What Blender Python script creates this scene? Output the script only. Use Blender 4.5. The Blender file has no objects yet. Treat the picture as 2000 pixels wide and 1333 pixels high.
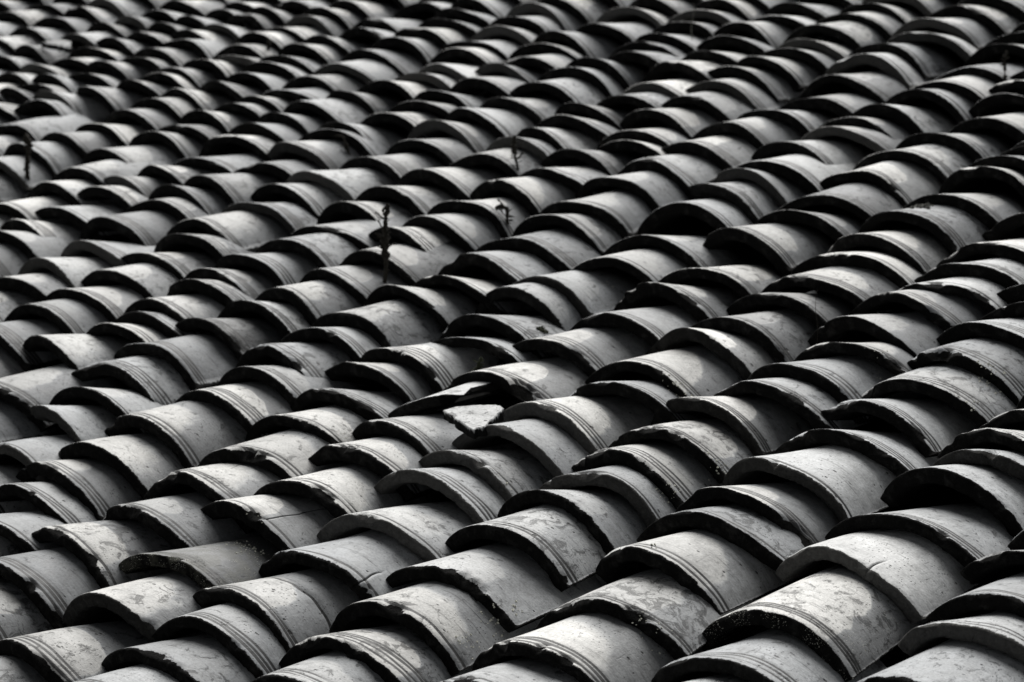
import bpy, math, random
import numpy as np
from mathutils import Vector, Matrix
from mathutils.bvhtree import BVHTree

S = bpy.context.scene
COL = S.collection
R = math.radians
rng = random.Random(11)

# ------------------------------------------------------------------ roof frame
# u runs across the tile columns, v up the slope, w out of the roof (metres).
PITCH = R(14)
BASE_Z = 3.0
FRAME = Matrix(((1, 0, 0, 0),
                (0, math.cos(PITCH), -math.sin(PITCH), 0),
                (0, math.sin(PITCH), math.cos(PITCH), BASE_Z),
                (0, 0, 0, 1)))

# ------------------------------------------------------------------ camera
CAM_RIGHT = Vector((0.7343033, 0.6656496, -0.1330762))
CAM_UP = Vector((-0.1568364, 0.3570990, 0.9208054))
CAM_BACK = Vector((0.6604551, -0.6552793, 0.3666171))
cam_data = bpy.data.cameras.new('camera')
cam = bpy.data.objects.new('camera', cam_data)
COL.objects.link(cam)
m = Matrix.Identity(4)
for k, ax in enumerate((CAM_RIGHT, CAM_UP, CAM_BACK)):
    for r_ in range(3):
        m[r_][k] = ax[r_]
CAM_UVW = Vector((2.2146, 0.0, 1.35705))
for r_ in range(3):
    m[r_][3] = CAM_UVW[r_]
cam.matrix_world = FRAME @ m
cam_data.sensor_width = 36.0
cam_data.lens = 84.28
cam_data.clip_start = 0.05
cam_data.clip_end = 500
cam_data.dof.use_dof = True
cam_data.dof.focus_distance = 3.05
cam_data.dof.aperture_fstop = 8.0
S.camera = cam
S.cycles.max_bounces = 5
S.cycles.diffuse_bounces = 3
S.cycles.glossy_bounces = 2

# ------------------------------------------------------------------ light
SUN_UVW = Vector((-0.58, 0.85, 0.78)).normalized()      # where the light comes from
sun_dir = (FRAME.to_3x3() @ SUN_UVW).normalized()
world = bpy.data.worlds.new('World')
S.world = world
world.use_nodes = True
wn, wl = world.node_tree.nodes, world.node_tree.links
wn.clear()
sky = wn.new('ShaderNodeTexSky')
sky.sky_type = 'NISHITA'
sky.sun_disc = False
sky.sun_elevation = math.asin(sun_dir.z)
sky.sun_rotation = math.atan2(sun_dir.x, sun_dir.y)
sky.altitude = 2400
sky.air_density = 0.7
sky.dust_density = 0.6
hs = wn.new('ShaderNodeHueSaturation')                   # grey, clouded sky
hs.inputs['Saturation'].default_value = 0.06
bg = wn.new('ShaderNodeBackground')
bg.inputs['Strength'].default_value = 0.05
wo = wn.new('ShaderNodeOutputWorld')
wl.new(sky.outputs[0], hs.inputs['Color'])
wl.new(hs.outputs[0], bg.inputs[0])
wl.new(bg.outputs[0], wo.inputs[0])
sd = bpy.data.lights.new('sun', 'SUN')
sd.energy = 5.0
sd.angle = R(56)
sd.color = (1.0, 0.985, 0.96)
sun = bpy.data.objects.new('sun', sd)
COL.objects.link(sun)
sun.rotation_euler = sun_dir.to_track_quat('Z', 'Y').to_euler()
sun.location = (0, 0, 12)
S.view_settings.view_transform = 'Standard'
S.view_settings.look = 'None'
S.view_settings.gamma = 1.0
S.view_settings.use_curve_mapping = False
S.view_settings.exposure = 0.18


# ------------------------------------------------------------------ materials
class NT:
    """small wrapper that keeps node code short"""
    def __init__(self, name):
        self.m = bpy.data.materials.new(name)
        self.m.use_nodes = True
        self.t = self.m.node_tree
        self.t.nodes.clear()
    def node(self, typ, **kw):
        n = self.t.nodes.new(typ)
        for k, v in kw.items():
            setattr(n, k, v)
        return n
    def put(self, sock, val):
        if isinstance(val, bpy.types.NodeSocket):
            self.t.links.new(val, sock)
        else:
            sock.default_value = val
    def math(self, op, a, b=0.0, c=0.0, clamp=False):
        n = self.node('ShaderNodeMath', operation=op, use_clamp=clamp)
        self.put(n.inputs[0], a); self.put(n.inputs[1], b); self.put(n.inputs[2], c)
        return n.outputs[0]
    def ramp(self, x, a, b, lo=0.0, hi=1.0):
        n = self.node('ShaderNodeMapRange', interpolation_type='SMOOTHSTEP')
        self.put(n.inputs[0], x)
        for i, v in enumerate((a, b, lo, hi)):
            self.put(n.inputs[1 + i], v)
        return n.outputs[0]
    def mix(self, f, a, b, blend='MIX'):
        n = self.node('ShaderNodeMix', data_type='RGBA', blend_type=blend)
        self.put(n.inputs[0], f)
        for i, v in ((6, a), (7, b)):
            if isinstance(v, (int, float)):
                v = (v, v, v, 1)
            elif isinstance(v, tuple) and len(v) == 3:
                v = v + (1,)
            self.put(n.inputs[i], v)
        return n.outputs[2]
    def lerp(self, f, a, b):
        n = self.node('ShaderNodeMix', data_type='FLOAT')
        self.put(n.inputs[0], f); self.put(n.inputs[2], a); self.put(n.inputs[3], b)
        return n.outputs[0]
    def noise(self, vec, scale, detail=3.0, rough=0.55, dist=0.0):
        n = self.node('ShaderNodeTexNoise')
        self.put(n.inputs['Vector'], vec)
        n.inputs['Scale'].default_value = scale
        n.inputs['Detail'].default_value = detail
        n.inputs['Roughness'].default_value = rough
        n.inputs['Distortion'].default_value = dist
        return n.outputs[0]
    def voro(self, vec, scale, rnd=1.0, feature='F1'):
        n = self.node('ShaderNodeTexVoronoi', feature=feature)
        self.put(n.inputs['Vector'], vec)
        n.inputs['Scale'].default_value = scale
        n.inputs['Randomness'].default_value = rnd
        return n.outputs[0], n.outputs[1]
    def attr(self, name):
        n = self.node('ShaderNodeAttribute', attribute_name=name)
        return n
    def sep(self, col):
        n = self.node('ShaderNodeSeparateXYZ')
        self.put(n.inputs[0], col)
        return n.outputs
    def xyz(self, a, b, c):
        n = self.node('ShaderNodeCombineXYZ')
        for i, v in enumerate((a, b, c)):
            self.put(n.inputs[i], v)
        return n.outputs[0]
    def finish(self, color, rough, height=None, dist=0.002, spec=0.4, strength=1.0):
        p = self.node('ShaderNodeBsdfPrincipled')
        self.put(p.inputs['Base Color'], color)
        self.put(p.inputs['Roughness'], rough)
        self.put(p.inputs['Specular IOR Level'], spec)
        if height is not None:
            b = self.node('ShaderNodeBump')
            b.inputs['Distance'].default_value = dist
            b.inputs['Strength'].default_value = strength
            self.put(b.inputs['Height'], height)
            self.t.links.new(b.outputs[0], p.inputs['Normal'])
        o = self.node('ShaderNodeOutputMaterial')
        self.t.links.new(p.outputs[0], o.inputs[0])
        return self.m


def clay_material():
    """weathered grey clay: every tile carries its own tone, worn patch, painted shade and grooves as mesh attributes"""
    k = NT('weathered_clay')
    M = k.math
    tuv = k.sep(k.attr('tuv').outputs['Vector'])
    s, v, lich = tuv[0], tuv[1], tuv[2]
    ta = k.attr('tile')
    tone, patch, lipg = k.sep(ta.outputs['Color'])[:3]
    seed = ta.outputs['Alpha']
    ga = k.attr('geo')
    shade_mask, groove, expo = k.sep(ga.outputs['Color'])[:3]
    pits = ga.outputs['Alpha']
    P = k.xyz(M('ADD', s, M('MULTIPLY', seed, 17.3)), M('ADD', v, M('MULTIPLY', seed, 9.1)), M('MULTIPLY', seed, 5.7))
    # thin lines left by the forming, running along the arc
    PL = k.xyz(M('MULTIPLY', M('ADD', s, M('MULTIPLY', seed, 3.0)), 0.07), M('ADD', v, M('MULTIPLY', seed, 9.1)), seed)
    nbig = k.noise(P, 14, 3)
    nmid = k.noise(P, 55, 4, 0.6)
    nfin = k.noise(P, 330, 3, 0.65)
    nlin = k.noise(PL, 420, 2, 0.6)
    f1 = M('FRACT', M('MULTIPLY', seed, 37.7)); f2 = M('FRACT', M('MULTIPLY', seed, 71.3))
    f3 = M('FRACT', M('MULTIPLY', seed, 113.9)); f4 = M('FRACT', M('MULTIPLY', seed, 191.1))
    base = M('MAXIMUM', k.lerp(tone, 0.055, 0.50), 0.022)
    var = M('ADD', M('MULTIPLY', M('SUBTRACT', nbig, 0.5), 1.0), M('MULTIPLY', M('SUBTRACT', nmid, 0.5), 1.0))
    var = M('ADD', var, M('MULTIPLY', M('SUBTRACT', nlin, 0.5), 0.45))
    var = M('ADD', var, M('MULTIPLY', M('SUBTRACT', nfin, 0.5), 1.0))
    base = M('MULTIPLY', base, M('ADD', 1.0, var))
    # worn pale patch, different in reach, corner and softness on every tile
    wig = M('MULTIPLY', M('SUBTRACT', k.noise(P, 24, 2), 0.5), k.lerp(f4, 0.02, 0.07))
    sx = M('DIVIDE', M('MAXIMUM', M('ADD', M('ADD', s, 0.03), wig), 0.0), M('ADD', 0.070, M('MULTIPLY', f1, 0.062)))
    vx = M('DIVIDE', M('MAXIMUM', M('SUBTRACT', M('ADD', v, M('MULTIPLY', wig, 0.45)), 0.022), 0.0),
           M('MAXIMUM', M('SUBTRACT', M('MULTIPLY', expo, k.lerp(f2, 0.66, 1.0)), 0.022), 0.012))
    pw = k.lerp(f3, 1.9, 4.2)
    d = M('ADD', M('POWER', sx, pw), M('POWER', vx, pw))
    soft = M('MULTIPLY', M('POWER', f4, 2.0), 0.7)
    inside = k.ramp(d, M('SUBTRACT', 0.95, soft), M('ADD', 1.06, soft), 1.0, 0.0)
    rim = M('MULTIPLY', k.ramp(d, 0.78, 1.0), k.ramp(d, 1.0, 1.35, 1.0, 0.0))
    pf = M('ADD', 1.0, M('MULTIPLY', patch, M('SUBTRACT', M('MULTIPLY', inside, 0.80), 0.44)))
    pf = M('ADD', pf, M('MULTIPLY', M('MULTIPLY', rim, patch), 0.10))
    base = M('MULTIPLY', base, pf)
    # grime: dark blots, scuffs along and across the tile
    PV = k.xyz(M('ADD', s, M('MULTIPLY', seed, 17.3)), M('MULTIPLY', M('ADD', v, M('MULTIPLY', seed, 3.0)), 0.16), seed)
    g1 = k.ramp(k.noise(P, 44, 7, 0.74, 0.8), M('SUBTRACT', 0.63, M('MULTIPLY', f3, 0.12)), M('SUBTRACT', 0.72, M('MULTIPLY', f3, 0.12)))
    g2 = k.ramp(k.noise(PV, 190, 3, 0.6), 0.60, 0.80)
    g3 = k.ramp(k.noise(PL, 150, 4, 0.7), 0.57, 0.74)
    grime = M('MAXIMUM', M('MULTIPLY', g1, 0.66), M('MAXIMUM', M('MULTIPLY', g2, 0.36), M('MULTIPLY', g3, 0.50)))
    base = M('MULTIPLY', base, M('SUBTRACT', 1.0, grime))
    # pale body is a touch warm, the damp skin a touch cool
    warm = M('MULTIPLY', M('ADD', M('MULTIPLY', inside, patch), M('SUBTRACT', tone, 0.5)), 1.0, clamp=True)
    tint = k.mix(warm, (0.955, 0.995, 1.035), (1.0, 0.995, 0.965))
    col = k.mix(1.0, k.xyz(base, base, base), tint, 'MULTIPLY')
    # pits, gouges and specks
    PE = k.xyz(M('MULTIPLY', M('ADD', s, M('MULTIPLY', seed, 17.3)), 0.6), M('ADD', v, M('MULTIPLY', seed, 9.1)), M('MULTIPLY', seed, 5.7))
    dv, cv = k.voro(PE, 85)
    cs = k.sep(cv)
    pit = M('MULTIPLY', k.ramp(M('ADD', dv, M('MULTIPLY', M('SUBTRACT', nmid, 0.5), 0.5)), 0.06, 0.15, 1.0, 0.0),
            k.ramp(cs[0], M('SUBTRACT', 0.93, M('MULTIPLY', pits, 0.62)), M('SUBTRACT', 0.95, M('MULTIPLY', pits, 0.6))))
    dv2, cv2 = k.voro(P, 240)
    cs2 = k.sep(cv2)
    pit2 = M('MULTIPLY', k.ramp(dv2, 0.12, 0.3, 1.0, 0.0), k.ramp(cs2[1], 0.50, 0.66))
    pit2 = M('MULTIPLY', pit2, k.ramp(nbig, 0.42, 0.62))
    pit = M('MAXIMUM', pit, M('MULTIPLY', pit2, 0.85))
    col = k.mix(M('MULTIPLY', pit, 0.88), col, (0.016, 0.016, 0.015))
    flk = M('MULTIPLY', k.ramp(k.noise(P, 460, 1, 0.5), 0.76, 0.82), k.ramp(k.noise(P, 18, 2), 0.52, 0.66))
    col = k.mix(M('MULTIPLY', flk, 0.8), col, (0.60, 0.60, 0.56))
    # grooves hold soot
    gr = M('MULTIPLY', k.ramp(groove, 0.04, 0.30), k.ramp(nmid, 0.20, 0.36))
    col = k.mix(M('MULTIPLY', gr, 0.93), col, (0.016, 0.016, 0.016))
    # broken ends, underside and feet painted near-black to deepen their shade
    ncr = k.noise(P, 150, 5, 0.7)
    cr = k.ramp(M('ADD', shade_mask, M('MULTIPLY', M('SUBTRACT', ncr, 0.5), 1.0)), 0.46, 0.60)
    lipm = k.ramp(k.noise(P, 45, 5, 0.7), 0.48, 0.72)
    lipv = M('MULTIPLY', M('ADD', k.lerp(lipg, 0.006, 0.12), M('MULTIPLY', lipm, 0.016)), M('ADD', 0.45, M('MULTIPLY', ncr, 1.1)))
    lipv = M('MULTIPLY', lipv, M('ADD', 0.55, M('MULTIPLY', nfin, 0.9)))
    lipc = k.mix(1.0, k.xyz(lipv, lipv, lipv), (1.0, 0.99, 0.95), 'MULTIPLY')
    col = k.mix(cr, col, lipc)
    # lichen flecks and mossy film where the tile carries them
    nl1, nl2 = k.noise(P, 520, 2, 0.5), k.noise(P, 38, 3, 0.6)
    zone = k.ramp(M('ADD', nl2, M('MULTIPLY', k.ramp(v, 0.0, 0.03, 1.0, 0.0), 0.09)), 0.50, 0.61)
    fl = M('MULTIPLY', k.ramp(nl1, M('SUBTRACT', 0.74, M('MULTIPLY', zone, 0.12)), M('SUBTRACT', 0.79, M('MULTIPLY', zone, 0.12))), M('MULTIPLY', zone, k.ramp(lich, 0.2, 0.45)))
    film = M('MULTIPLY', k.ramp(k.noise(P, 42, 3), 0.44, 0.58), M('MULTIPLY', k.ramp(lich, 0.6, 1.0), 0.45))
    col = k.mix(film, col, (0.075, 0.076, 0.062))
    col = k.mix(fl, col, (0.62, 0.62, 0.55))
    hgt = M('ADD', M('MULTIPLY', nfin, 0.34), M('MULTIPLY', nmid, 0.70))
    hgt = M('SUBTRACT', hgt, M('MULTIPLY', grime, 0.5))
    hgt = M('ADD', hgt, M('MULTIPLY', nlin, 0.18))
    hgt = M('ADD', hgt, M('MULTIPLY', M('MULTIPLY', ncr, cr), 2.2))
    hgt = M('SUBTRACT', hgt, M('MULTIPLY', pit, 1.0))
    hgt = M('ADD', hgt, M('MULTIPLY', fl, 0.8))
    rough = k.lerp(cr, M('ADD', 0.42, M('MULTIPLY', nmid, 0.36)), 0.95)
    spec = k.lerp(cr, 0.30, 0.06)
    return k.finish(col, rough, hgt, 0.0013, spec)


def plain_material(name, col, scale=60, amp=0.5, rough=0.9, bump=0.002):
    k = NT(name)
    tc = k.node('ShaderNodeTexCoord')
    n = k.noise(tc.outputs['Object'], scale, 4, 0.6)
    f = k.math('ADD', 1 - amp / 2, k.math('MULTIPLY', n, amp))
    c = k.mix(1.0, col, k.xyz(f, f, f), 'MULTIPLY')
    return k.finish(c, rough, n, bump, 0.2)


CLAY = clay_material()
MORTAR = plain_material('sooty_mortar', (0.018, 0.018, 0.017))
STALK = plain_material('dry_stalk', (0.022, 0.020, 0.016), 300)
STRAW = plain_material('pale_straw', (0.22, 0.22, 0.19), 300)
MOSS = plain_material('dark_moss', (0.030, 0.034, 0.020), 400)
CRUMB = plain_material('lichen_crumb', (0.60, 0.60, 0.52), 500, 0.6)

# lip positions read off the roof, metres: (u, v[, grooves, worn patch, tone, grey rim, special])
TILES = {
 -14: [(-2.779,3.378), (-2.734,3.493), (-2.738,3.593), (-2.713,3.657), (-2.679,3.725), (-2.699,3.815)],
 -13: [(-2.606,3.193), (-2.603,3.278), (-2.549,3.337), (-2.584,3.431), (-2.595,3.502), (-2.552,3.570), (-2.552,3.640), (-2.535,3.707), (-2.520,3.798), (-2.510,3.860)],
 -12: [(-2.481,3.111), (-2.445,3.147), (-2.473,3.211), (-2.400,3.262), (-2.431,3.340), (-2.374,3.404), (-2.386,3.463), (-2.375,3.538), (-2.431,3.615), (-2.405,3.688), (-2.402,3.774), (-2.390,3.830), (-2.364,3.905)],
 -11: [(-2.221,2.905), (-2.305,3.050), (-2.345,3.119), (-2.276,3.177), (-2.201,3.257), (-2.185,3.312), (-2.205,3.370), (-2.174,3.439), (-2.125,3.500), (-2.173,3.548), (-2.206,3.638), (-2.199,3.713), (-2.211,3.803), (-2.232,3.878), (-2.217,3.950)],
 -10: [(-2.039,2.812), (-2.024,2.898), (-2.014,2.994), (-2.003,3.067), (-2.013,3.149), (-2.018,3.231), (-1.957,3.301), (-1.946,3.370), (-1.977,3.465), (-1.996,3.527), (-2.009,3.602), (-2.014,3.680), (-1.944,3.738), (-1.985,3.827), (-1.981,3.987)],
 -9: [(-1.725,2.527), (-1.733,2.654), (-1.766,2.742), (-1.815,2.856), (-1.807,2.984), (-1.801,3.049), (-1.813,3.123), (-1.787,3.196), (-1.798,3.266), (-1.752,3.323), (-1.779,3.411), (-1.784,3.511,1,0.3,0.6,0.3,''), (-1.798,3.616), (-1.800,3.706), (-1.804,3.793), (-1.810,3.894), (-1.828,3.958), (-1.859,4.035)],
 -8: [(-1.577,2.417), (-1.615,2.484), (-1.597,2.568), (-1.605,2.674), (-1.633,2.749), (-1.599,2.824), (-1.556,2.900), (-1.598,3.021), (-1.617,3.101), (-1.629,3.186), (-1.612,3.255), (-1.605,3.360), (-1.552,3.430), (-1.532,3.523,0,0,1,0.4,''), (-1.516,3.572,0,0,1,0.4,''), (-1.574,3.682), (-1.596,3.756), (-1.615,3.868), (-1.639,3.951), (-1.664,4.044,1,0.3,0.5,0.45,''), (-1.651,4.103)],
 -7: [(-1.341,2.257), (-1.360,2.346,0,0.2,0.9,0.3,''), (-1.356,2.453), (-1.426,2.553), (-1.432,2.670), (-1.452,2.742), (-1.427,2.803), (-1.385,2.916), (-1.419,3.029), (-1.414,3.128), (-1.432,3.176), (-1.365,3.255), (-1.365,3.346), (-1.380,3.428), (-1.346,3.511), (-1.392,3.623), (-1.366,3.679), (-1.402,3.787), (-1.412,3.844), (-1.363,3.937), (-1.387,4.071), (-1.391,4.155)],
 -6: [(-1.169,2.184), (-1.177,2.274), (-1.186,2.369), (-1.202,2.465), (-1.200,2.557), (-1.248,2.624), (-1.214,2.742), (-1.247,2.838), (-1.227,2.910), (-1.197,3.031), (-1.181,3.150), (-1.218,3.249), (-1.199,3.329), (-1.188,3.427), (-1.186,3.528), (-1.202,3.646), (-1.199,3.714), (-1.131,3.772), (-1.171,3.862), (-1.177,3.922), (-1.193,4.019), (-1.198,4.100), (-1.213,4.180)],
 -5: [(-0.946,1.930), (-1.016,2.091), (-0.958,2.194), (-0.957,2.251), (-0.980,2.299), (-0.976,2.394), (-1.008,2.452), (-0.996,2.525), (-0.971,2.604), (-0.968,2.701), (-1.017,2.803), (-1.016,2.897), (-1.003,3.002), (-0.962,3.108), (-0.972,3.213,2,0.2,0.5,0.5,''), (-0.981,3.278), (-0.962,3.363), (-0.993,3.448), (-0.934,3.509), (-0.938,3.603), (-0.978,3.737), (-0.975,3.839), (-1.006,3.951), (-1.036,4.026), (-1.005,4.118), (-1.022,4.217)],
 -4: [(-0.709,1.778), (-0.770,1.895,0,0,0.65,0.25,'f'), (-0.769,1.981,1,0.4,0.75,0,'+'), (-0.827,2.068,4,0,0.65,0,''), (-0.827,2.160), (-0.820,2.270), (-0.796,2.357), (-0.792,2.421), (-0.784,2.527), (-0.771,2.620), (-0.828,2.727), (-0.808,2.805), (-0.807,2.890), (-0.812,2.999), (-0.778,3.097), (-0.811,3.205), (-0.745,3.289), (-0.776,3.345), (-0.810,3.446), (-0.797,3.544), (-0.819,3.656), (-0.845,3.752), (-0.833,3.825), (-0.819,3.906), (-0.819,3.977), (-0.839,4.060), (-0.844,4.170), (-0.848,4.259)],
 -3: [(-0.520,1.609), (-0.572,1.700,3,0.4,0.5,0,''), (-0.596,1.772,3,1,0.6,0,''), (-0.586,1.845,0,1,0.6,0,'p'), (-0.596,1.949,2,1,0.65,0,''), (-0.570,2.061,4,1,0.7,0,''), (-0.568,2.157,3,0.5,0.55,0,''), (-0.608,2.229), (-0.598,2.323), (-0.606,2.398), (-0.603,2.522), (-0.556,2.587,1,0.9,0.65,0,'+'), (-0.573,2.680), (-0.571,2.782), (-0.590,2.893), (-0.600,2.972), (-0.618,3.093), (-0.619,3.199), (-0.619,3.322), (-0.615,3.434), (-0.591,3.543), (-0.545,3.632), (-0.581,3.756), (-0.621,3.899), (-0.631,3.988), (-0.591,4.073), (-0.631,4.162), (-0.626,4.274)],
 -2: [(-0.378,1.528), (-0.384,1.634,1,1,0.6,0,''), (-0.347,1.740,2,0.7,0.45,0,''), (-0.351,1.837,3,1,0.65,0,''), (-0.357,1.947,2,0.9,0.55,0,''), (-0.382,2.063,1,1,0.7,0,''), (-0.394,2.163,3,0.3,0.5,0,'+'), (-0.429,2.259,2,0.9,0.6,0,''), (-0.410,2.316), (-0.339,2.408), (-0.366,2.477,3,0.1,0.55,0,'+'), (-0.412,2.596,0,0.4,0.5,0.05,'h'), (-0.401,2.655,0,0.3,0.5,0.1,'w'), (-0.346,2.758), (-0.358,2.876,2,0.5,0.7,0,'+'), (-0.399,3.024), (-0.415,3.121,3,0.2,0.6,0.05,'f'), (-0.407,3.207,0,0.3,0.45,0.35,''), (-0.397,3.267), (-0.432,3.381), (-0.386,3.477), (-0.404,3.552), (-0.383,3.618), (-0.364,3.719), (-0.355,3.787), (-0.359,3.893), (-0.374,4.050), (-0.395,4.144)],
 -1: [(-0.169,1.403,3,1,0.45,0,''), (-0.168,1.546,0,1,0.65,0.15,''), (-0.199,1.664,3,0.8,0.2,0,'m+'), (-0.216,1.811,1,0.9,0.75,0,'K'), (-0.192,1.897,2,1,0.7,0,''), (-0.208,2.015,2,0.9,0.6,0,''), (-0.222,2.109,3,0.6,0.6,0,''), (-0.204,2.193,0,0,1,0.05,'b'), (-0.202,2.314,3,1,0.75,0,'n'), (-0.213,2.450,3,0.8,0.65,0,''), (-0.174,2.568,3,0.3,0.55,0,''), (-0.188,2.701), (-0.179,2.790,3,1,0.65,0,'+'), (-0.225,2.951), (-0.189,3.078), (-0.194,3.159), (-0.210,3.291), (-0.203,3.406), (-0.197,3.517), (-0.144,3.606), (-0.182,3.757), (-0.199,3.841)],
 0: [(-0.000,1.478,0,0.3,0.42,0,''), (-0.008,1.558,3,0.4,0.5,0,''), (-0.031,1.636,2,0.8,0.6,0,'c'), (-0.011,1.761,1,0,0.62,0,'q'), (-0.019,1.874,1,0.5,0.72,0.5,'+'), (-0.049,2.001,3,0,0.7,0.45,''), (-0.052,2.081,1,0.4,0.6,0.4,''), (-0.046,2.163,0,0.2,0.55,0.45,''), (-0.053,2.255,3,0.9,0.8,0.5,''), (0.003,2.359,2,0.1,0.5,0,''), (-0.017,2.433,3,1,0.6,0,''), (-0.010,2.563,0,1,0.95,0.1,'p'), (-0.003,2.637), (0.006,2.751), (0.020,2.827), (0.011,2.939), (-0.010,3.027), (-0.006,3.125), (0.008,3.225), (-0.000,3.370), (0.001,3.435), (0.021,3.495)],
 1: [(0.207,1.514,3,0.5,0.6,0,''), (0.189,1.611,4,1,0.6,0,''), (0.181,1.705,1,0.9,0.6,0,''), (0.172,1.812,0,0.4,0.68,0,''), (0.165,1.927,2,0.3,0.75,0,''), (0.158,2.036,0,0.3,0.6,0,''), (0.168,2.111,1,0.2,0.45,0.3,''), (0.157,2.183,3,0.8,0.6,0,''), (0.162,2.260,2,0.8,0.65,0,'+'), (0.148,2.372,3,1,0.75,0.1,''), (0.202,2.450,2,0.2,0.6,0,''), (0.206,2.531,3,0.1,0.5,0,''), (0.227,2.625), (0.190,2.711), (0.194,2.811), (0.221,2.886), (0.214,2.976), (0.214,3.066), (0.200,3.203)],
 2: [(0.418,1.627,1,0.2,0.65,0,''), (0.408,1.722,3,1,0.85,0,''), (0.411,1.848,2,0.6,0.7,0,''), (0.386,1.967,2,0.7,0.7,0,''), (0.390,2.081,1,0,0.42,0,''), (0.374,2.160,3,0.8,0.65,0,''), (0.376,2.252,1,0,0.92,0.25,'p'), (0.389,2.371,3,0,0.75,0,'+'), (0.370,2.463,3,0,0.75,0,''), (0.395,2.554,3,0.5,0.58,0,''), (0.381,2.660), (0.385,2.771), (0.398,2.869), (0.367,2.933)],
 3: [(0.631,1.804,3,0,0.65,0.05,'p'), (0.609,1.915,3,1,0.8,0,'l'), (0.598,2.081,0,0.2,0.95,0.6,'k'), (0.608,2.193,3,0.2,0.65,0,'+'), (0.595,2.320,0,0,0.75,0,''), (0.605,2.398,0,0,0.6,0.2,''), (0.597,2.455)],
 4: [(0.847,1.874,0,0,0.6,0,''), (0.833,2.004,2,0.2,0.7,0.5,''), (0.831,2.078,2,0.2,0.5,0,'')],
}


# ------------------------------------------------------------------ tile geometry
def wave(r, n=4, f0=1.0, f1=6.0):
    """smooth random 1-D function, about -1..1"""
    k = [(r.uniform(f0, f1), r.uniform(0, 6.28), r.uniform(0.5, 1)) for _ in range(n)]
    t = sum(a for _, _, a in k)
    return lambda x: sum(a * np.sin(f * x + p) for f, p, a in k) / t * 1.4


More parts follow.
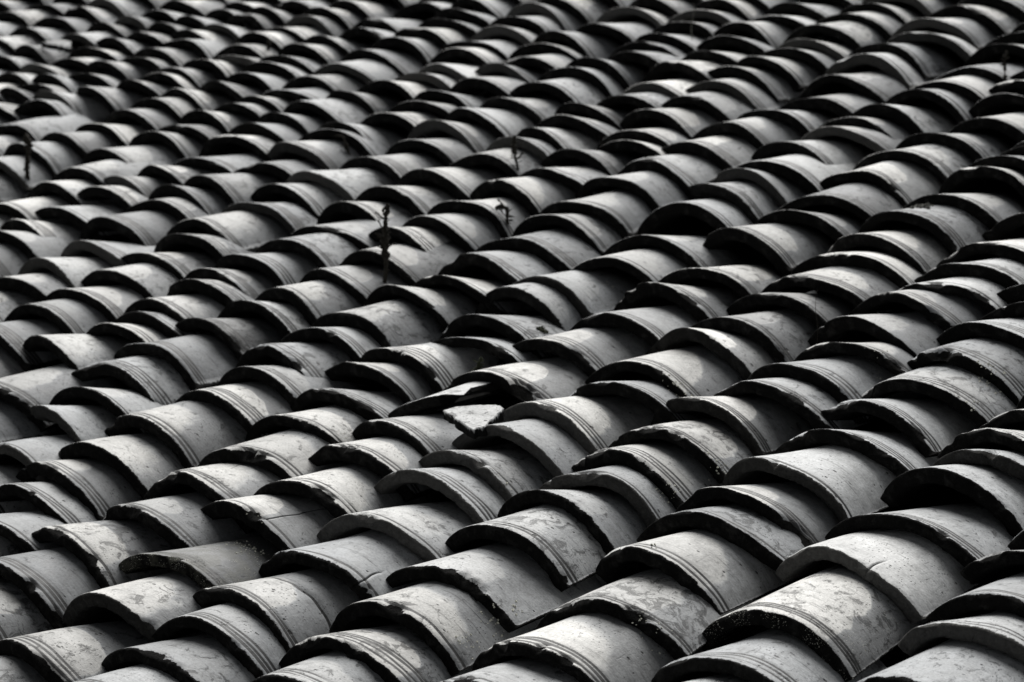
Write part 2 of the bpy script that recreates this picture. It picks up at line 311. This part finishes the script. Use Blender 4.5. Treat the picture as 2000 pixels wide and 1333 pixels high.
def tile_arrays(r, width=0.2, rise=0.062, thick=0.019, length=0.19, slope=-0.24, taper=0.14, expo=0.095,
                grooves=3, patch=0.6, tone=0.55, lip=0.0, kind='', fine=True, pan=False, seed=None):
    """verts, faces and attributes of one half-round tile; x across, y up the slope, z up, feet of the lip at z=0"""
    seed = r.random() if seed is None else seed
    R0 = ((width / 2) ** 2 + rise ** 2) / (2 * rise)
    phi = math.asin(min(1.0, width / 2 / R0))
    if rise > R0:
        phi = math.pi - phi
    na = (60 if fine == 2 else 44) if fine else 18
    a0, a1 = -1.0, 1.0
    if kind == 'b':
        a0, a1 = -0.97, -0.04
    if kind == 'f':
        a0, a1 = -0.52, 1.0
    a = np.linspace(a0, a1, na + 1)
    KR = {'k': (0.30, 0.034), 'K': (0.38, 0.13), 'q': (0.62, 0.05)}.get(kind)
    if KR:
        a = np.array(sorted([x for x in a if abs(x - KR[0]) > 0.016] + [KR[0] - 0.011, KR[0], KR[0] + 0.011]))
        na = len(a) - 1
    rows = [0.0, 0.0018, 0.005, 0.010, 0.016, 0.023, 0.031, 0.040, 0.052, 0.066, 0.082, 0.105, 0.135, 0.165] if fine else \
           [0.0, 0.004, 0.012, 0.028, 0.06, 0.1]
    rows = [x for x in rows if x < length - 0.004] + [length]
    gpos = []
    if fine or grooves:
        g = r.uniform(0.010, 0.016)
        step = r.uniform(0.0060, 0.0080)
        for q in range(grooves):
            gpos.append(g)
            g += step * r.uniform(0.8, 1.25)
    gw = 0.0028 if fine else 0.0032
    if kind == 'c':
        gpos.append(expo * 0.66)
    for g in gpos:
        rows = [x for x in rows if abs(x - g) > gw * 1.5 or x == 0.0] + [g - gw, g, g + gw]
    rows = np.array(sorted(rows))
    gset = np.array([any(abs(x - g) < 1e-6 for g in gpos) for x in rows], float)
    nv = len(rows)
    A, V = np.meshgrid(a, rows)                                  # nv x (na+1)
    wob = wave(r, 4, 1, 5)
    edge = wave(r, 6, 6, 30)
    edge2 = wave(r, 6, 20, 70)
    warp = wave(r, 3, 1, 3)
    hump = r.uniform(-0.0045, 0.0035)
    nrs = np.random.RandomState(r.randrange(1 << 30))
    fade = np.clip(1 - V / 0.05, 0, 1)
    dv = (0.0035 * wob(A) + (0.0014 * edge(A) + 0.0009 * edge2(A)) * np.clip(1 - V / 0.012, 0, 1)) * (0.25 + 0.75 * fade)
    if kind == 'f':
        dv = dv + np.clip(0.1 - A, 0, 1) * 0.035 * fade
    if kind == 'b':
        dv = dv + np.clip(A + 0.45, 0, 1) * 0.05 * fade
    if kind == 'c':
        cw = wave(r, 5, 4, 22)
        dv = dv + 0.003 * cw(A) * np.exp(-((V - gpos[-1]) / 0.008) ** 2)
    Y = V + dv
    bk = np.zeros_like(V)
    if kind in 'bf' and kind:
        jag = wave(r, 6, 20, 120)
        e_ = 1.0 if kind == 'b' else -1.0
        near = np.clip(1 - np.abs(A - (a1 if kind == 'b' else a0)) / 0.35, 0, 1)
        bk = near * 0.10 * jag(V * 1.0) * e_
    A = A + bk
    Rv = R0 * (1 - taper * V / max(length, 0.1))
    rad = Rv + 0.0028 * warp(A * 2.0 + V * 8) + hump * np.cos(2 * phi * A) + 0.0006 * edge(A * 0.4)
    # rounded arris, chips knocked out of the rim
    drop = np.where(V < 0.0006, 0.0020, np.where(V < 0.003, 0.0006, 0.0))
    nch = r.choice((1, 1, 2, 3, 4)) if fine else r.choice((0, 0, 1))
    chips = [(r.uniform(-0.8, 0.95), r.uniform(0.03, 0.16), r.uniform(0.003, 0.010), r.uniform(0.004, 0.017)) for _ in range(nch)]
    if kind == 'n':
        chips.append((0.42, 0.17, 0.017, 0.022))
    chipm = np.zeros_like(V)
    for ac, aw, dep, vl in chips:
        b = np.exp(-((A - ac) / aw) ** 4) * np.clip(1 - V / (vl * (1 + 0.3 * edge(A * 1.5))), 0, 1)
        drop = drop + dep * np.sqrt(b)
        chipm = np.maximum(chipm, np.clip(b * 3, 0, 1))
    kr = np.zeros_like(V)
    if KR:
        kr = (np.abs(A - KR[0]) < 1e-6) * np.clip((KR[1] - V) / 0.01, 0, 1)
        drop = drop + kr * 0.004
        A = A + np.where(V > 0.001, 0.02, 0.0) * wave(r, 4, 40, 160)(V) * (np.abs(A - KR[0]) < 0.1)
    drop = np.minimum(drop, thick * 0.9)
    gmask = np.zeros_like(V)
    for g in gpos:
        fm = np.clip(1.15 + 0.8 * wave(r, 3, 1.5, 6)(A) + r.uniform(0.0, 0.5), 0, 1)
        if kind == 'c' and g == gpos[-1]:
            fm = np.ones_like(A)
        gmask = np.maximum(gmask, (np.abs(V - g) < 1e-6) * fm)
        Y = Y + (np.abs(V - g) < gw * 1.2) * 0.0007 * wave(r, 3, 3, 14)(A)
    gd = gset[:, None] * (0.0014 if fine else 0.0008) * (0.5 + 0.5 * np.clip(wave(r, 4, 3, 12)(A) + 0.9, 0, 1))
    if kind == 'c':
        gd = gd * np.where(np.abs(V - gpos[-1]) < 1e-6, 3.5, 1.0)
    ro = rad - drop - gd
    tn = thick * (1 + 0.10 * wave(r, 3, 1, 4)(A))
    ri = rad - tn
    cz = rise + slope * V - Rv
    sg = -1.0 if pan else 1.0
    if pan:                                                       # trough: upper face is the inside of the curve
        ro, ri = rad - thick + drop * 0, rad
        cz = Rv + slope * V
    def place(Rr, vv, c):
        return np.stack((Rr * np.sin(phi * A[:vv.shape[0]]), vv, c + sg * Rr * np.cos(phi * A[:vv.shape[0]])), -1)
    top = place(ro, Y, cz)
    irow = [0, nv // 2, nv - 1]
    An = A[irow]
    bot = np.stack((ri[irow] * np.sin(phi * An), Y[irow], cz[irow] + sg * ri[irow] * np.cos(phi * An)), -1)
    # rough broken end between the two rims
    mids = []
    for fr in (0.2, 0.5, 0.8):
        q = top[0] * (1 - fr) + bot[0] * fr
        q += nrs.normal(0, 0.0006 if fine else 0, q.shape)
        q[:, 1] += 0.0013 * edge2(a * 1.3 + fr * 9) + 0.0016 * edge(a * 0.7 + fr * 5) - (0.0012 if fr == 0.5 else 0.0006)
        mids.append(q)
    n1 = na + 1
    blocks = [top.reshape(-1, 3)] + mids + [bot.reshape(-1, 3)]
    verts = np.concatenate(blocks)
    o_mid = nv * n1
    o_bot = o_mid + 3 * n1
    F = []
    j = np.arange(na)
    for i in range(nv - 1):
        F.append(np.stack((i * n1 + j, i * n1 + j + 1, (i + 1) * n1 + j + 1, (i + 1) * n1 + j), -1))
    chain = [0, o_mid, o_mid + n1, o_mid + 2 * n1, o_bot]
    for p, q in zip(chain, chain[1:]):
        F.append(np.stack((q + j, q + j + 1, p + j + 1, p + j), -1))
    for i in range(2):
        F.append(np.stack((o_bot + (i + 1) * n1 + j, o_bot + (i + 1) * n1 + j + 1, o_bot + i * n1 + j + 1, o_bot + i * n1 + j), -1))
    t0, b0 = (nv - 1) * n1, o_bot + 2 * n1
    F.append(np.stack((t0 + j, t0 + j + 1, b0 + j + 1, b0 + j), -1))
    faces = [tuple(x) for x in np.concatenate(F).tolist()]
    for e in (0, na):                                             # the two long feet
        ts = [i * n1 + e for i in range(nv)]
        bs = [o_bot + i * n1 + e for i in range(3)]
        ms = [o_mid + i * n1 + e for i in range(3)]
        loop = ts + bs[::-1] + ms[::-1]
        faces.append(tuple(loop if e == na else loop[::-1]))
    nvt = len(verts)
    tuv = np.zeros((nvt, 3)); geo = np.zeros((nvt, 4)); til = np.zeros((nvt, 4))
    sA = a * phi * R0
    tuv[:nv * n1, 0] = np.tile(sA, nv); tuv[:nv * n1, 1] = V.reshape(-1)
    for q in range(3):
        tuv[o_mid + q * n1:o_mid + (q + 1) * n1, 0] = sA
        tuv[o_mid + q * n1:o_mid + (q + 1) * n1, 1] = -0.005 * (q + 1)
    tuv[o_bot:, 0] = np.tile(sA, 3); tuv[o_bot:, 1] = -0.02 - np.repeat(rows[irow], n1)
    tuv[:, 2] = {'m': 1.0}.get(kind, 0.0)
    if kind == 'l':
        tuv[:, 2] = 0.45
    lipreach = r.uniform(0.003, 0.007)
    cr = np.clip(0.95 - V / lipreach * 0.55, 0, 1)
    geo[:, 0] = 1.0  # ends and undersides carry the painted shade at full strength
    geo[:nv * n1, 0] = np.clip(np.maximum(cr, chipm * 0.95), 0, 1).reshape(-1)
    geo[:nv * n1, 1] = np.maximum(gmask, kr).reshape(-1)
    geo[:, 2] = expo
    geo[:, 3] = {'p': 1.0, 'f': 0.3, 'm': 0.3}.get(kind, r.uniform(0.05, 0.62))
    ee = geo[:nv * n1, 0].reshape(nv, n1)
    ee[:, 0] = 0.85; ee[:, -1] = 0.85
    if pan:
        geo[:, 0] = 0.72; geo[:, 1] = 0.0; geo[o_mid:, 0] = 1.0  # shade of the deep troughs put into the colour
    til[:] = (tone, patch, lip, seed)
    return verts, faces, tuv, geo, til


def to_mesh(name, verts, faces, tuv, geo, til):
    me = bpy.data.meshes.new(name)
    me.from_pydata(verts.tolist(), [], faces)
    me.materials.append(CLAY)
    for nm, arr, typ in (('tuv', tuv, 'FLOAT_VECTOR'), ('geo', geo, 'FLOAT_COLOR'), ('tile', til, 'FLOAT_COLOR')):
        at = me.attributes.new(nm, typ, 'POINT')
        at.data.foreach_set('vector' if typ == 'FLOAT_VECTOR' else 'color', arr.astype(np.float32).ravel())
    me.shade_smooth()
    me.update()
    return me


class Heap:
    """collects many tiles that become one joined part"""
    def __init__(self):
        self.v, self.f, self.a, self.n = [], [], [[], [], []], 0
    def add(self, mat, arr):
        v, f, *at = arr
        M = np.array(mat)
        self.v.append(v @ M[:3, :3].T + M[:3, 3])
        n = self.n
        self.f += [tuple(i + n for i in q) for q in f]
        for k in range(3):
            self.a[k].append(at[k])
        self.n += len(v)
    def mesh(self, name):
        return to_mesh(name, np.concatenate(self.v), self.f, *[np.concatenate(x) for x in self.a])


# ------------------------------------------------------------------ where the tiles lie
CREST_W = 0.004
DU = 0.031                      # from the highest rim point seen to the tile's axis
PTCH = 0.094


def shown(u, v, w=0.0, pad=0.06):
    d = Vector((u, v, w)) - CAM_UVW
    z = -d.dot(CAM_BACK)
    x, y = d.dot(CAM_RIGHT) / z * 84.28 / 18, d.dot(CAM_UP) / z * 84.28 / 18
    return abs(x) < 1 + pad and abs(y) < 0.6667 + pad, z


cols = {}
for c, lst in TILES.items():
    cols[c] = [tuple(t) for t in lst]
r0 = random.Random(5)
for c in range(-19, 9):
    lst = sorted(cols.get(c, []), key=lambda t: t[1])
    uc = c * 0.2 if c > -13 else -2.58 + (c + 13) * 0.19
    if not lst:
        lst = [(uc, 2.0 if c > 0 else 3.6)]
    full = [lst[0]]
    for t in lst[1:]:
        p = full[-1]
        gap = t[1] - p[1]
        if gap > 0.185:
            k = round(gap / 0.098)
            for q in range(1, k):
                full.append((p[0] + (t[0] - p[0]) * q / k + r0.uniform(-.006, .006), p[1] + gap * q / k))
        full.append(t)
    u, v = full[0][:2]
    lo = v
    while lo > 0.9:
        lo -= PTCH * r0.uniform(0.88, 1.12)
        u += (uc - u) * 0.25 + r0.uniform(-0.008, 0.008)
        full.insert(0, (u, lo))
    u, v = full[-1][:2]
    while v < 5.4:
        v += PTCH * r0.uniform(0.85, 1.15)
        u += (uc - u) * 0.25 + r0.uniform(-0.012, 0.012)
        full.append((u, v))
    cols[c] = full

specs = []
for c, lst in cols.items():
    for i, t in enumerate(lst):
        if not shown(t[0], t[1], 0, 0.42)[0]:
            continue
        expo = (lst[i + 1][1] - t[1]) if i + 1 < len(lst) else PTCH
        nu = lst[i + 1][0] if i + 1 < len(lst) else t[0]
        specs.append((c, t, expo, nu))
specs.sort(key=lambda q: shown(q[1][0], q[1][1])[1])

# ------------------------------------------------------------------ the roof
roof = bpy.data.objects.new('tiled_rooftop', None)
COL.objects.link(roof)
roof.matrix_world = FRAME
roof['label'] = 'old roof of overlapping half-round grey clay tiles laid in long uneven columns'
roof['category'] = 'roof'
roof['kind'] = 'thing'


def part(name, me, mat=None, parent=roof, **props):
    o = bpy.data.objects.new(name, me)
    COL.objects.link(o)
    o.parent = parent
    if mat is not None:
        o.matrix_local = mat
    for k, v in props.items():
        o[k] = v
    return o


deck = bpy.data.meshes.new('roof_deck')
deck.from_pydata([(-6.5, 0.4, -0.21), (4.5, 0.4, -0.21), (4.5, 6.5, -0.21), (-6.5, 6.5, -0.21),
                  (-6.5, 0.4, -0.24), (4.5, 0.4, -0.24), (4.5, 6.5, -0.24), (-6.5, 6.5, -0.24)], [],
                 [(0, 1, 2, 3), (7, 6, 5, 4), (0, 4, 5, 1), (1, 5, 6, 2), (2, 6, 7, 3), (3, 7, 4, 0)])
deck.materials.append(MORTAR)
part('roof_deck', deck)

bv_v, bv_f, bn = [], [], 0
def remember(mat, arr):
    global bn
    M = np.array(mat)
    q = arr[0] @ M[:3, :3].T + M[:3, 3]
    bv_v.extend(map(tuple, q.tolist()))
    bv_f.extend(tuple(i + bn for i in f) for f in arr[1])
    bn += len(q)

LABELS = {'k': 'pale tile with a short crack at its rim', 'K': 'tile with a thin crack running up its face', 'q': 'tile with a cracked and chipped rim', 'l': 'tile with a black rim flecked with white lichen',
          'm': 'tile with a dark mossy face and pale lichen flecks', 'c': 'tile cracked right across its face',
          'p': 'pale tile pitted with small dark holes', 'b': 'broken tile reduced to a thin pale strip',
          'f': 'tile with its left side broken away', 'n': 'tile with a notch broken out of its rim',
          'h': 'tile raised into a tall open arch', 'w': 'tile sagging out of line with a stained face'}
TAIL = Heap()
count = 0
for c, t, expo, nu in specs:
    r = random.Random(int((t[0] * 977 + t[1] * 7919) * 100))
    inframe, dist = shown(t[0], t[1], 0, 0.07)
    fine = (2 if dist < 3.25 else 1) * (dist < 3.9 and inframe)
    kind = ''
    tone = min(0.98, max(0.10, r.gauss(0.58, 0.17)))
    patch = r.uniform(0.55, 1.0) if r.random() < 0.62 else r.uniform(0, 0.25)
    grooves = r.choice((1, 2, 2, 3, 3, 3, 3, 4, 0))
    lip = 0.0 if r.random() < 0.90 else r.uniform(0.15, 0.5)
    if len(t) > 2:
        grooves, patch, tone, lip, kind = t[2:]
        if tone == 0:
            tone = 0.5
    deep = kind.endswith('+')
    kind = kind.rstrip('+')
    thick = r.uniform(0.0175, 0.0225)
    gap = r.choice((0.003, 0.005, 0.007, 0.009, 0.012, 0.016))
    if deep:
        gap = 0.021
    if kind == 'l':
        gap = 0.0
    slope = -min(0.46 if deep else 0.42, max(0.14, (thick + gap) / min(expo, 0.112)))
    width = r.uniform(0.212, 0.240)
    rise = r.uniform(0.055, 0.066)
    if kind == 'b':
        slope, thick, expo, rise = -0.14, 0.017, 0.2, 0.05
    if kind == 'h':
        width, rise, slope = 0.23, 0.092, -0.22
    yaw = -math.atan2(max(-0.007, min(0.007, (nu - t[0]) * 0.45)), 0.1) + R(r.uniform(-1.6, 1.6))
    arr = tile_arrays(r, width, rise, thick, min(0.2, expo + 0.085), slope, r.uniform(0.15, 0.22), expo,
                      int(grooves) if dist < 4.9 else min(int(grooves), 2), patch, tone, lip, kind, fine)
    roll = R(r.uniform(-2, 2))
    mat = Matrix.Translation((t[0] + DU, t[1], CREST_W - rise)) @ Matrix.Rotation(yaw, 4, 'Z') @ Matrix.Rotation(roll, 4, 'Y')
    remember(mat, arr)
    if inframe and count < 300:
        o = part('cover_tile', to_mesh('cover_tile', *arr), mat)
        if kind in LABELS:
            o['label'] = LABELS[kind]
        count += 1
    else:
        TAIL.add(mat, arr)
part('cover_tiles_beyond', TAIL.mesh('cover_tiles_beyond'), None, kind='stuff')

PANS = Heap()
pcount = 0
for c in range(-19, 8):
    r = random.Random(c + 900)
    a, b = cols[c], cols[c + 1]
    av, au = [t[1] for t in a], [t[0] for t in a]
    bv, bu = [t[1] for t in b], [t[0] for t in b]
    v = 0.9 + r.uniform(0, 0.1)
    while v < 5.4:
        u = (np.interp(v, av, au) + np.interp(v, bv, bu)) / 2 + DU
        if shown(u, v, -0.07, 0.42)[0]:
            inframe, dist = shown(u, v, -0.07, 0.05)
            arr = tile_arrays(r, 0.20, 0.055, 0.016, 0.2, -0.16, 0.1, 0.11, 0, 0.0, r.uniform(-0.10, -0.05), 0.02, '',  # very low tone paints in the shade of the deep channels
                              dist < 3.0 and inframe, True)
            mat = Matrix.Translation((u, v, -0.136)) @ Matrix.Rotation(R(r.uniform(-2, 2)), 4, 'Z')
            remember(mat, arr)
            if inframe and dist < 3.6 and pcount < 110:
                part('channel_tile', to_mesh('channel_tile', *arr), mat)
                pcount += 1
            else:
                PANS.add(mat, arr)
        v += 0.115 * r.uniform(0.9, 1.1)
part('channel_tiles_beyond', PANS.mesh('channel_tiles_beyond'), None, kind='stuff')

# ------------------------------------------------------------------ crumbs of lichen caught in the hollows
BVH = BVHTree.FromPolygons(bv_v, bv_f)
UP = Vector((0, math.sin(PITCH), math.cos(PITCH)))              # world up in the roof frame


def surface(u, v, top=0.12):
    hit = BVH.ray_cast(Vector((u, v, top)), Vector((0, 0, -1)))
    return (hit[0], hit[1]) if hit[0] else (Vector((u, v, -0.06)), Vector((0, 0, 1)))


OCT = [(1, 0, 0), (-1, 0, 0), (0, 1, 0), (0, -1, 0), (0, 0, 1), (0, 0, -1)]
OCF = [(0, 2, 4), (2, 1, 4), (1, 3, 4), (3, 0, 4), (2, 0, 5), (1, 2, 5), (3, 1, 5), (0, 3, 5)]


class Bits:
    def __init__(self, seed):
        self.v, self.f, self.r = [], [], random.Random(seed)
    def lump(self, c, rad, squash=0.8):
        r, n = self.r, len(self.v)
        for p in OCT:
            self.v.append(tuple(c[i] + p[i] * rad * r.uniform(0.65, 1.3) * (squash if i == 2 else 1) for i in range(3)))
        self.f += [tuple(i + n for i in t) for t in OCF]
    def tube(self, pts, rads, sides=6):
        n0 = len(self.v)
        for k, (p, rd) in enumerate(zip(pts, rads)):
            d = (pts[min(k + 1, len(pts) - 1)] - pts[max(k - 1, 0)]).normalized()
            e = d.cross(Vector((0.3, 1, 0.1))).normalized()
            g = d.cross(e)
            for s_ in range(sides):
                t = 6.2832 * s_ / sides
                self.v.append(tuple(p + (e * math.cos(t) + g * math.sin(t)) * rd))
        for k in range(len(pts) - 1):
            for s_ in range(sides):
                a, b = n0 + k * sides + s_, n0 + k * sides + (s_ + 1) % sides
                self.f.append((a, b, b + sides, a + sides))
        self.f.append(tuple(n0 + s_ for s_ in range(sides))[::-1])
        self.f.append(tuple(n0 + (len(pts) - 1) * sides + s_ for s_ in range(sides)))
    def leaf(self, p, d, length, wide):
        side = d.cross(UP).normalized() * wide
        n = len(self.v)
        up = UP * wide * 0.5
        self.v += [tuple(p), tuple(p + d * length * 0.5 + side - up), tuple(p + d * length), tuple(p + d * length * 0.5 - side - up),
                   tuple(p + d * length * 0.5 + up)]
        self.f += [(n, n + 1, n + 4), (n + 1, n + 2, n + 4), (n + 2, n + 3, n + 4), (n + 3, n, n + 4), (n, n + 3, n + 2, n + 1)]
    def mesh(self, name, mat, smooth=False):
        me = bpy.data.meshes.new(name)
        me.from_pydata(self.v, [], self.f)
        me.materials.append(mat)
        if smooth:
            me.shade_smooth()
        me.update()
        return me


cr = Bits(3)
for u, v, n, spread in [(.292, 1.809, 26, .008), (.297, 1.840, 16, .007), (.304, 1.754, 12, .008), (.302, 1.731, 10, .007),
                        (.490, 1.854, 12, .008), (.516, 1.859, 10, .008), (-.153, 1.793, 26, .014), (-.137, 1.788, 22, .012),
                        (.304, 2.631, 14, .008), (.469, 2.661, 26, .012), (.482, 2.652, 24, .012), (.507, 2.564, 16, .010),
                        (.075, 2.440, 16, .008), (.094, 2.438, 18, .008), (.290, 2.268, 20, .010), (.287, 2.278, 16, .008),
                        (.262, 2.174, 14, .008), (.277, 2.184, 16, .008), (-.274, 2.093, 8, .006), (-.133, 2.817, 10, .006),
                        (-.309, 2.748, 10, .007), (.05, 2.09, 8, .01), (.40, 1.99, 10, .01), (-.5, 2.1, 8, .01)]:
    for _ in range(n):
        p, nrm = surface(u + cr.r.gauss(0, spread), v + cr.r.gauss(0, spread))
        cr.lump(p + nrm * 0.0003, cr.r.choice((0.0007, 0.0010, 0.0013, 0.0020)))
part('lichen_crumbs', cr.mesh('lichen_crumbs', CRUMB), None, kind='stuff')


# ------------------------------------------------------------------ loose things on the roof
def thing(name, label, cat, me, group=None):
    o = bpy.data.objects.new(name, me)
    COL.objects.link(o)
    o.matrix_world = FRAME
    o['label'] = label
    o['category'] = cat
    o['kind'] = 'thing'
    if group:
        o['group'] = group
    return o


def shard(label, top, thick, seed):
    """loose piece of a tile: curved upper skin, broken edges, real thickness"""
    r = random.Random(seed)
    ring = []
    for k in range(len(top)):
        p, q = Vector(top[k]), Vector(top[(k + 1) % len(top)])
        for j in range(5):
            t = p.lerp(q, j / 5)
            if j:
                t += Vector((r.gauss(0, .0011), r.gauss(0, .0011), r.gauss(0, .0005)))
            ring.append(t)
    pts = np.array([tuple(p) for p in ring])
    co, *_ = np.linalg.lstsq(np.c_[pts[:, :2], np.ones(len(pts))], pts[:, 2], rcond=None)
    pts[:, 2] = np.c_[pts[:, :2], np.ones(len(pts))] @ co
    n = len(pts)
    lift = min(p[2] - thick - surface(p[0], p[1])[0].z for p in pts)
    pts[:, 2] -= max(0.0, lift)
    c = pts.mean(0)
    low = pts + np.array([[r.gauss(0, .001), r.gauss(0, .001), -thick] for _ in range(n)])
    V = np.concatenate([c + (pts - c) * 0.96, pts - np.array([0, 0, 0.0012]), low])
    area = sum(pts[k][0] * pts[(k + 1) % n][1] - pts[(k + 1) % n][0] * pts[k][1] for k in range(n))
    fs = [tuple(range(n))] + [tuple(2 * n + k for k in range(n))[::-1]]
    for k in range(n):
        j = (k + 1) % n
        fs += [(k, n + k, n + j, j), (n + k, 2 * n + k, 2 * n + j, n + j)]
    if area < 0:
        fs = [f[::-1] for f in fs]
    m = len(V)
    tuv = np.zeros((m, 3)); geo = np.zeros((m, 4)); til = np.zeros((m, 4))
    tuv[:, :2] = V[:, :2]
    geo[2 * n:, 0] = 1.0
    geo[n:2 * n, 0] = 0.5
    geo[:, 2] = 0.1; geo[:, 3] = 0.35
    til[:] = (0.80, 0.25, 0.03, r.random())
    tuv[:, :2] -= tuv[:, :2].mean(0) - np.array([0.0, 0.03])
    me = to_mesh('tile_shard', V, fs, tuv, geo, til)
    me.shade_flat()
    return thing('tile_shard', label, 'tile shard', me)


shard('pale loose tile shard lying beside the grey-rimmed tile in the middle of the roof',
      [(-0.1392, 2.1755, 0.0040), (-0.1304, 2.1935, 0.0040), (-0.1057, 2.2110, 0.0040), (-0.0784, 2.2256, 0.0040), (-0.0596, 2.2206, 0.0040), (-0.0498, 2.1901, 0.0040), (-0.0413, 2.1614, 0.0040), (-0.0475, 2.1432, 0.0040), (-0.0936, 2.1578, 0.0040)], 0.015, 1)
shard('small dark tile shard lying among the far tiles at the upper left',
      [(-2.7222, 3.4074, .012), (-2.6989, 3.4229, .018), (-2.6723, 3.4347, .018), (-2.6352, 3.4356, .013), (-2.6089, 3.4109, .008),
       (-2.665, 3.4114, .010)], 0.014, 2)

RIGHT = CAM_RIGHT.normalized()


def weed(label, base, height, lean=0.0, hook=0.0, heads=(), stem=0.0012, mat=None, leaves=0, seed=0, cat='weed', name='dry_weed', twigs=0):
    """dead stalk standing up out of a joint; heads = (start, end, radius) spans of seed clusters along it"""
    mat = mat or STALK
    r = random.Random(seed)
    base = Vector(base)
    root = thing(name, label, cat, None)
    root.matrix_world = FRAME @ Matrix.Translation(base)
    w1, w2 = r.uniform(0, 6), r.uniform(0, 6)
    def at(t):
        p = UP * (height * min(t, 1.0)) + RIGHT * (lean * t + height * 0.035 * math.sin(5 * t + w1)) + CAM_BACK * (height * 0.03 * math.sin(4 * t + w2))
        if hook and t > 0.72:
            k = (t - 0.72) / 0.28
            p += RIGHT * hook * k - UP * height * 0.22 * k * k
        return p
    st = Bits(seed + 1)
    ts = [i / 14 for i in range(15)]
    st.tube([at(t) - (UP * 0.012 if t == 0 else Vector()) for t in ts], [stem * (1.15 - 0.6 * t) for t in ts])
    part('stem', st.mesh('stem', mat, True), None, root)
    for k, (a, b, rad) in enumerate(heads):
        hb = Bits(seed * 31 + k)
        n = max(16, int((b - a) * height / 0.0009))
        for i in range(n):
            t = a + (b - a) * (i + r.random()) / n
            d = Vector((r.gauss(0, 1), r.gauss(0, 1), r.gauss(0, 0.6))).normalized()
            prof = math.sin(math.pi * min(0.97, max(0.12, (t - a) / (b - a)))) ** 0.5
            hb.lump(at(t) + d * rad * prof * r.uniform(0.2, 0.9), rad * r.uniform(0.40, 0.75), 1.0)
        part('seed_head', hb.mesh('seed_head', mat), None, root)
    for k in range(twigs):
        tw = Bits(seed * 91 + k)
        t = r.uniform(0.35, 0.9)
        d = (RIGHT * r.choice((-1, 1)) * r.uniform(0.5, 1) + UP * r.uniform(0.3, 0.9) + CAM_BACK * r.uniform(-0.4, 0.4)).normalized()
        ln = r.uniform(0.010, 0.022)
        tw.tube([at(t), at(t) + d * ln * 0.5 + UP * 0.001, at(t) + d * ln + UP * 0.004], [stem * 0.4, stem * 0.35, stem * 0.25], 5)
        for _ in range(5):
            tw.lump(at(t) + d * ln * r.uniform(0.6, 1.05) + UP * 0.003, r.uniform(0.0012, 0.0026), 1.0)
        part('twig', tw.mesh('twig', mat), None, root)
    for k in range(leaves):
        lf = Bits(seed * 57 + k)
        t = r.uniform(0.1, 0.8)
        d = (RIGHT * r.choice((-1, 1)) * r.uniform(0.6, 1) + UP * r.uniform(-0.2, 0.5) + CAM_BACK * r.uniform(-0.3, 0.4)).normalized()
        lf.leaf(at(t), d, r.uniform(0.007, 0.016), r.uniform(0.0016, 0.0030))
        part('leaf', lf.mesh('leaf', mat), None, root)
    return root


weed('tallest dead weed stalk, hung with knobbly seed clusters, mid-roof', (-.690, 2.589, -.036), .137, .010, 0,
     ((.84, 1.0, .0068), (.62, .83, .0056), (.46, .62, .0092), (.32, .46, .0078), (.20, .32, .0056)), .0034, None, 14, 1, twigs=7)
weed('short dead weed whose tip hooks over sideways in front of a pale tile', (-.689, 2.910, -.040), .044, -.004, -.014,
     ((.0, .25, .0050), (.40, .72, .0058), (.74, 1.0, .0074)), .0028, None, 10, 2, twigs=3)
weed('thick dead weed spike rising beside a brown-rimmed tile', (-.858, 3.127, -.030), .070, -.008, 0, ((.55, 1.0, .0070), (.1, .55, .0034)), .0024, None, 7, 3, twigs=4)
weed('crooked dead weed bent over in front of a broad pale tile', (-1.317, 3.115, -.043), .052, -.012, -.018, ((.1, .55, .0066), (.55, .9, .0036)), .0026, None, 2, 4)
weed('stout black weed spike standing alone near the left edge of the roof', (-1.906, 2.742, -.048), .100, -.006, 0, ((.70, 1.0, .0105), (.12, .70, .0075)), .0045, None, 2, 5)
weed('tiny dark weed stub poking up among the farthest tiles', (-2.098, 3.608, -.028), .034, -.002, 0, ((.1, 1.0, .0070),), .0030, None, 0, 6)
weed('thin weed with three bead-like seed heads near the upper right corner', (-.260, 3.904, -.024), .056, -.001, 0,
     ((.78, 1.0, .0050), (.36, .64, .0062), (.0, .18, .0046)), .0014, None, 3, 7)
weed('single hair-thin dark grass blade standing against a pale tile at the right', (.141, 2.705, -.036), .071, -.002, 0, (), .0005, None, 0, 8, 'grass', 'grass_blade')
weed('very short dark grass blade standing beside white lichen flecks', (-.110, 2.824, -.058), .030, -.002, 0, (), .0006, None, 0, 9, 'grass', 'grass_blade')
weed('pale straw-coloured grass blade standing among the tiles near the top edge', (-1.096, 3.976, -.025), .080, -.004, 0, (), .0007, STRAW, 0, 10, 'grass', 'grass_blade')
weed('small leafy weed growing out of the notch broken in a tile rim', (-.235, 2.345, -.030), .030, .004, 0, ((.3, 1.0, .0050),), .0014, MOSS, 9, 11)


def clump(name, label, cat, spots, mat, seed, rad):
    b = Bits(seed)
    for u, v, sp, n in spots:
        for _ in range(n):
            p, nrm = surface(u + b.r.gauss(0, sp), v + b.r.gauss(0, sp))
            b.lump(p + nrm * rad * b.r.uniform(0.0, 0.7), rad * b.r.uniform(0.5, 1.1))
    return thing(name, label, cat, b.mesh(name, mat))


clump('moss_clump', 'dark cushion of moss at the foot of the tall arched tile', 'moss', [(-.278, 2.545, .0030, 60)], MOSS, 21, .0034)
clump('mortar_clump', 'crumbled lumps of mortar sitting on a tile near the upper right', 'mortar lump',
      [(.016, 3.186, .009, 34)], plain_material('old_mortar', (0.10, 0.10, 0.09), 250), 24, .0048)
